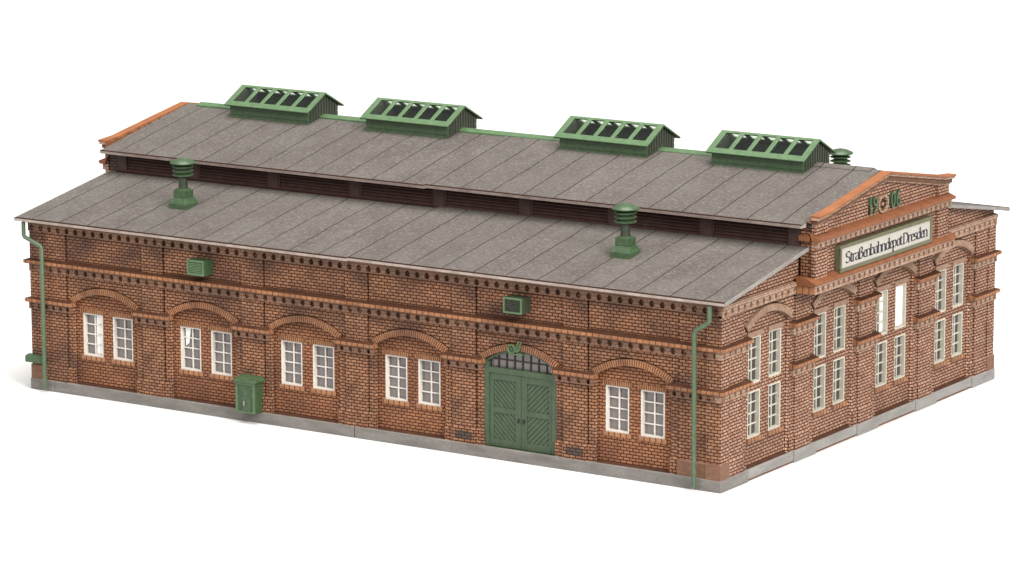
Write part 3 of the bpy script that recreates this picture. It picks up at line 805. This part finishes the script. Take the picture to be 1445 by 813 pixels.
def clip_poly(poly, axis, lim, keep_less):
    out = []
    for i in range(len(poly)):
        p, q = poly[i], poly[(i + 1) % len(poly)]
        ip = (p[axis] <= lim) == keep_less or p[axis] == lim; iq = (q[axis] <= lim) == keep_less or q[axis] == lim
        if ip: out.append(p)
        if ip != iq:
            tt = (lim - p[axis]) / (q[axis] - p[axis])
            out.append((p[0] + tt * (q[0] - p[0]), p[1] + tt * (q[1] - p[1])))
    return out
def leaf(side):
    b = MB(); u0, u1 = (-1.565, -.012) if side < 0 else (.012, 1.565)
    z0, z1 = .5, 3.655; st = .19
    inner = .27
    ia, ib = (u0 + st, u1 - inner) if side < 0 else (u0 + inner, u1 - st)
    b.box(gate_map, u0, ia, -.42, -.30, z0, z1); b.box(gate_map, ib, u1, -.42, -.30, z0, z1)
    for a, c in ((z0, z0 + .3), (1.95, 2.17), (z1 - .3, z1)): b.box(gate_map, ia, ib, -.42, -.302, a, c)
    b.box(gate_map, ia - .05, ib + .05, -.47, -.385, z0 + .02, z1 - .02)
    for a, c in ((z0 + .3, 1.95), (2.17, z1 - .3)):
        w = .19; g = .042; k = -(c - a)
        span = (ib - ia) + (c - a)
        d = -0.1
        while d < span + .2:
            # board between two 45-degree lines
            if side < 0: poly = [(ia + d, a), (ia + d + w, a), (ia + d + w - 3, a + 3), (ia + d - 3, a + 3)]
            else: poly = [(ib - d, a), (ib - d - w, a), (ib - d - w + 3, a + 3), (ib - d + 3, a + 3)]
            for ax, lim, less in ((0, ia, False), (0, ib, True), (1, a, False), (1, c, True)):
                if len(poly) < 3: break
                poly = clip_poly(poly, ax, lim, less)
            if len(poly) >= 3: b.plate(gate_map, poly, -.39, -.335)
            d += w + g
    o = b.build('gate_leaf', M['green_door']); put_under(o, gate); o.matrix_parent_inverse = Matrix()
    b = MB(); u = side * .13
    b.box(gate_map, u - .04, u + .04, -.31, -.27, 1.62, 1.8); b.tube([gate_map(u, -.27, 1.74), gate_map(u, -.22, 1.74), gate_map(u - side * -.0 + .1, -.22, 1.74)], .018, 8)
    h = b.build('handle', M['muntin_dark']); h.parent = gate
leaf(-1); leaf(1)
b = MB(); b.box(gate_map, -1.57, 1.57, -.5, -.46, 3.85, 4.15)
b.plate(gate_map, [(-1.70, 4.0), (1.70, 4.0)] + arc_pts(0, 1.74, 4.1, 4.69)[3], -.505, -.455)
o = b.build('fanlight_pane', M['pane']); o.parent = gate
b = MB()
for k in range(-4, 5):
    u = k * .395
    top = zc + math.sqrt((r - .06) ** 2 - u * u)
    if abs(u) < 1.65: b.box(gate_map, u - .028, u + .028, -.46, -.41, 3.87, top)
b.box(gate_map, -1.55, 1.55, -.455, -.415, 4.2, 4.25)
o = b.build('fanlight_bars', M['muntin_dark']); o.parent = gate

# winged-wheel emblem on the crown of the arch
b = MB()
ex, ez = gc - .26, 4.94
n = 20
for i in range(n):
    a, c = 2 * math.pi * i / n, 2 * math.pi * (i + 1) / n
    b.tube([(ex + .235 * math.cos(a), .02, ez + .235 * math.sin(a)), (ex + .235 * math.cos(c), .02, ez + .235 * math.sin(c))], .055, 6)
for i in range(3):
    a = math.pi * i / 3
    b.tube([(ex - .2 * math.cos(a), .03, ez - .2 * math.sin(a)), (ex + .2 * math.cos(a), .03, ez + .2 * math.sin(a))], .03, 6)
for k, (dx, dz, ln, an) in enumerate(((.28, .02, .55, 58), (.34, -.02, .62, 48), (.30, -.1, .5, 35), (.24, -.14, .42, 20))):
    a = R(an); p = (ex + dx - .05, .03, ez + dz); q = (p[0] + ln * math.cos(a), .02, p[2] + ln * math.sin(a))
    b.tube([p, ((p[0] + q[0]) / 2 + .04, .0, (p[2] + q[2]) / 2 - .03), q], .055 - .006 * k, 6)
b.box(long_side, ex - .25, ex + .75, -.13, -.02, ez - .31, ez - .24)
cx_, cz_ = ex, ez
b.v = [(cx_ - .04 + (x - cx_) * .7, y, cz_ - .13 + (z - cz_) * .76) for x, y, z in b.v]
b.build('emblem', M['green_light'], D)

# ------------------------------------------------------------------ wall vents, downpipes, box on the left corner
def make_vent():
    b = MB(); w, h, dp = .90, .66, .72
    b.box(long_side, -w / 2, w / 2, -dp, -.06, 0, h)
    o = b.build('vent_box', M['vent_green'], D)
    b = MB()
    b.box(long_side, -w / 2, -w / 2 + .07, -.06, 0, 0, h); b.box(long_side, w / 2 - .07, w / 2, -.06, 0, 0, h)
    b.box(long_side, -w / 2 + .07, w / 2 - .07, -.06, -.002, 0, .07); b.box(long_side, -w / 2 + .07, w / 2 - .07, -.06, -.002, h - .07, h)
    f = b.build('vent_frame', M['green_light']); f.parent = o
    b = MB()
    for k in range(7):
        z = .09 + k * (h - .2) / 6.5
        b.sweep(long_side, [(-.058, z + .05), (-.012, z), (-.012, z - .02), (-.058, z + .02)], -w / 2 + .07, w / 2 - .07)
    s = b.build('vent_slats', M['green_light']); s.parent = o
    return o
vb = make_vent(); vb.location = (-26.12, -.5, 6.33)
v2 = dup(vb, D, (-9.68, -.5, 6.44))
for o, mt in [(v2, 'green_dark')] + [(c, 'slat_dark') for c in v2.children if c.name.startswith('vent_slats')]:
    o.data = o.data.copy(); o.data.materials[0] = M[mt]
v2['label'] = 'dark green wall vent above the gate'; vb['label'] = 'bright green wall vent towards the left end'
b = MB(); yp = -.27
b.tube([(-35.97, yp, 7.72), (-35.97, yp, 7.12), (-35.93, yp, 7.05), (-35.0, yp, 6.72), (-34.95, yp, 6.64), (-34.95, yp, .16)], .095, 12)
b.build('downpipe', M['green_pipe'], D, smooth=True)
b = MB()
b.tube([(-.44, yp, 7.74), (-.44, yp, 7.12), (-.5, yp, 7.03), (-1.06, yp, 6.68), (-1.13, yp, 6.56), (-1.1, yp, .2)], .1, 12)
b.build('downpipe', M['green_pipe'], D, smooth=True)
b = MB(); b.box(long_side, -36.17, -35.1, -.1, .17, 1.26, 1.52)
b.add([(-36.17, -.17, 1.52), (-35.1, -.17, 1.52), (-35.1, .1, 1.52), (-36.17, .1, 1.52), (-36.12, -.1, 1.6), (-35.15, -.1, 1.6), (-35.15, .1, 1.62), (-36.12, .1, 1.62)], [(0, 1, 5, 4), (1, 2, 6, 5), (2, 3, 7, 6), (3, 0, 4, 7), (4, 5, 6, 7)])
b.build('cable_box', M['green'], D, bevel=.02)

# ------------------------------------------------------------------ name board (a thing of its own, hung on the front)
sign = bpy.data.objects.new('name_board', None); col.objects.link(sign)
sign.location = (.69, YC, 7.74); origin[sign.name] = (.69, YC, 7.74)
tag(sign, 'long white name board in an olive green frame reading Straßenbahndepot Dresden on the gable', 'sign')
y0, y1, z0, z1 = 8.42, 16.95, 7.76, 8.93
b = MB()
fw = .145
for a, c, d, e in ((y0, y1, z0, z0 + fw), (y0, y1, z1 - fw, z1), (y0, y0 + fw * 1.2, z0 + fw, z1 - fw), (y1 - fw * 1.2, y1, z0 + fw, z1 - fw)):
    b.box(front_side, a, c, XW + .01, .84, d, e)
b.build('sign_frame', M['sign_green'], sign, bevel=.025)
b = MB(); b.box(front_side, y0 + .1, y1 - .1, XW + .02, .80, z0 + .1, z1 - .1); b.build('sign_panel', M['sign_white'], sign)
# broad-nib lettering drawn stroke by stroke
def A(cx, cy, rx, ry, a0, a1, n=10): return [(cx + rx * math.cos(R(a0 + (a1 - a0) * i / n)), cy + ry * math.sin(R(a0 + (a1 - a0) * i / n))) for i in range(n + 1)]
stem = lambda x, z0, z1: [(x, z0), (x, z1)]
foot = lambda x: [(x - .1, .0), (x + .12, .0)]
flag = lambda x, z: [(x - .13, z - .08), (x, z)]
bowl = lambda: A(.25, .5, .22, .5, 0, 360, 20)
hump = A(.22, .7, .22, .3, 150, 0, 8) + [(.44, 0)]
G = {
 'n': (.56, [stem(0, 0, 1), flag(0, 1), foot(0), hump, foot(.44)]),
 'h': (.56, [stem(0, 0, 1.55), flag(0, 1.55), foot(0), hump, foot(.44)]),
 'r': (.38, [stem(0, 0, 1), flag(0, 1), foot(0), A(.2, .72, .2, .28, 160, 50, 5), [(.3, .94), (.36, .86)]]),
 't': (.34, [[(.05, 1.25), (.05, .2)] + A(.2, .2, .15, .2, 180, 310, 5), [(-.1, 1), (.28, 1)]]),
 'a': (.52, [A(.19, .75, .19, .25, 160, 0, 6) + [(.38, .12), (.5, .0)], [(.38, .6)] + A(.17, .28, .19, .28, 80, 330, 8)]),
 'e': (.46, [[(.02, .52), (.42, .6)] + A(.22, .56, .2, .44, 5, 180, 7) + A(.22, .46, .2, .46, 180, 310, 7)]),
 'o': (.54, [bowl()]),
 'b': (.56, [stem(0, .05, 1.55), flag(0, 1.55), A(.2, .5, .26, .5, 150, -150, 14)]),
 'd': (.58, [stem(.45, 0, 1.55), flag(.45, 1.55), A(.24, .5, .24, .5, 40, 320, 14), [(.45, 0), (.58, .03)]]),
 'p': (.56, [stem(0, -.55, 1), flag(0, 1), [(-.1, -.55), (.12, -.55)], A(.2, .5, .26, .5, 150, -150, 14)]),
 's': (.42, [A(.18, .75, .17, .25, 30, 250, 8) + A(.17, .26, .18, .26, 80, -150, 8)]),
 'ß': (.60, [[(0, 0), (0, 1.2)] + A(.2, 1.25, .2, .3, 180, 0, 8) + [(.22, .85)] + A(.24, .43, .24, .43, 80, -130, 9), foot(0)]),
 'S': (.66, [A(.27, 1.15, .25, .38, 25, 255, 9) + A(.26, .4, .28, .4, 75, -155, 9)]),
 'D': (.78, [stem(.05, 0, 1.5), [(-.08, 1.5), (.2, 1.5)] + A(.2, .75, .46, .75, 90, -90, 12) + [(-.08, 0)]]),
 ' ': (.1, []),
}
def letter_strokes(word, ya, yb, zbase, xh, x):
    total = sum(G[c][0] for c in word); k = (yb - ya) / total
    b = MB(); u = ya
    nx, nz = .085 * k, .04 * xh
    for c in word:
        adv, strokes = G[c]
        for st in strokes:
            pts = [(u + p[0] * k, zbase + p[1] * xh) for p in st]
            for p, q in zip(pts, pts[1:]):
                # sweep of a slanted flat nib between p and q
                hull = [(p[0] - nx, p[1] - nz), (p[0] + nx, p[1] + nz), (q[0] + nx, q[1] + nz), (q[0] - nx, q[1] - nz)]
                b.add([(x, a, d) for a, d in hull] + [(x - .02, a, d) for a, d in hull], [(0, 1, 2, 3), (0, 1, 5, 4), (2, 3, 7, 6), (1, 2, 6, 5), (3, 0, 4, 7)])
        u += adv * k
    return b
b = letter_strokes('Straßenbahndepot Dresden', 9.0, 16.55, 8.1, .315, .812)
b.build('lettering', M['ink'], sign)

# ------------------------------------------------------------------ green cabinet on the plinth (a thing of its own)
cab = bpy.data.objects.new('utility_cabinet', None); col.objects.link(cab)
cab.location = (-23.53, -.1, .5); origin[cab.name] = (-23.53, -.1, .5)
tag(cab, 'small green utility cabinet with hipped lid standing on the stone plinth between two windows', 'cabinet')
def cm(u, o, z): return (-23.53 + u, -o, z * .94 + .5)
b = MB(); b.box(cm, -.52, .52, -.24, .44, 0, 1.46); b.build('cabinet_body', M['green'], cab, bevel=.02)
b = MB()
for a, c, d, e in ((-.52, -.40, 0, 1.44), (.40, .52, 0, 1.44), (-.40, .40, 1.33, 1.44), (-.40, .40, 0, .07)): b.box(cm, a, c, .441, .475, d, e)
b.build('door_frame', M['green_light'], cab)
b = MB(); b.box(cm, -.2, .3, .441, .46, .08, .78); b.build('hatch', M['green'], cab)
b = MB(); b.box(cm, -.215, -.165, .441, .466, .06, .8); b.build('hatch_edge', M['green_dark'], cab)
b = MB(); b.box(cm, -.1, -.02, .46, .52, .34, .56); b.build('handle', M['verge'], cab, bevel=.02)
b = MB()
ring = [(-.62, -.26), (.62, -.26), (.62, .58), (-.62, .58)]
top = [(-.54, -.26), (.48, -.26), (.48, .06), (-.54, .06)]
b.add([cm(u, o, 1.45) for u, o in ring] + [cm(u, o, 1.54) for u, o in ring] + [cm(u, o, 1.70) for u, o in top],
      [(3, 2, 1, 0)] + [(i, (i + 1) % 4, 4 + (i + 1) % 4, 4 + i) for i in range(4)] + [(4 + i, 4 + (i + 1) % 4, 8 + (i + 1) % 4, 8 + i) for i in range(4)] + [(8, 9, 10, 11)])
b.build('lid', M['green'], cab, bevel=.025)

# ------------------------------------------------------------------ camera
cam = bpy.data.cameras.new('camera'); co = bpy.data.objects.new('camera', cam); col.objects.link(co)
yaw, pit, rol = CAM_YAW, CAM_PIT, CAM_ROL = 0.5727, 0.1953, -0.0012
fwd = Vector((-math.sin(yaw) * math.cos(pit), math.cos(yaw) * math.cos(pit), -math.sin(pit)))
rt = fwd.cross(Vector((0, 0, 1))).normalized(); upv = rt.cross(fwd)
r2 = rt * math.cos(rol) + upv * math.sin(rol); u2 = -rt * math.sin(rol) + upv * math.cos(rol)
co.matrix_world = Matrix(((r2.x, u2.x, -fwd.x, 73.6228), (r2.y, u2.y, -fwd.y, -129.7065), (r2.z, u2.z, -fwd.z, 37.9372), (0, 0, 0, 1)))
cam.sensor_fit = 'HORIZONTAL'; cam.sensor_width = 36; cam.lens = 5362.9 / 1445 * 36
cam.clip_start = 1; cam.clip_end = 2000
sc.camera = co

# ------------------------------------------------------------------ light: white studio surround and two softboxes
w = bpy.data.worlds.new('World'); sc.world = w; w.use_nodes = True
bg = w.node_tree.nodes['Background']; bg.inputs[0].default_value = (1, 1, 1, 1); bg.inputs[1].default_value = .45
def softbox(name, d, dist, size, power, colr):
    la = bpy.data.lights.new(name, 'AREA'); la.shape = 'SQUARE'; la.size = size; la.energy = power; la.color = colr
    o = bpy.data.objects.new(name, la); col.objects.link(o)
    c = Vector((-16, 10, 5)); v = Vector(d).normalized(); o.location = c + v * dist
    o.rotation_euler = (-v).to_track_quat('-Z', 'Y').to_euler()
def watts(e, dist): return e * math.pi ** 2 * dist * dist      # power for an irradiance of e * pi on a facing surface
softbox('overhead_softbox', (.12, -.10, 1), 400, 300, watts(2.3, 400), (1, .975, .94))
softbox('key_softbox', (.85, -.40, .55), 350, 130, watts(1.55, 350), (1, .97, .93))
softbox('fill_softbox', (-.2, -.9, .5), 350, 160, watts(.38, 350), (1, .97, .94))
sc.view_settings.view_transform = 'Standard'; sc.view_settings.look = 'None'
sc.view_settings.exposure = 0; sc.view_settings.gamma = 1
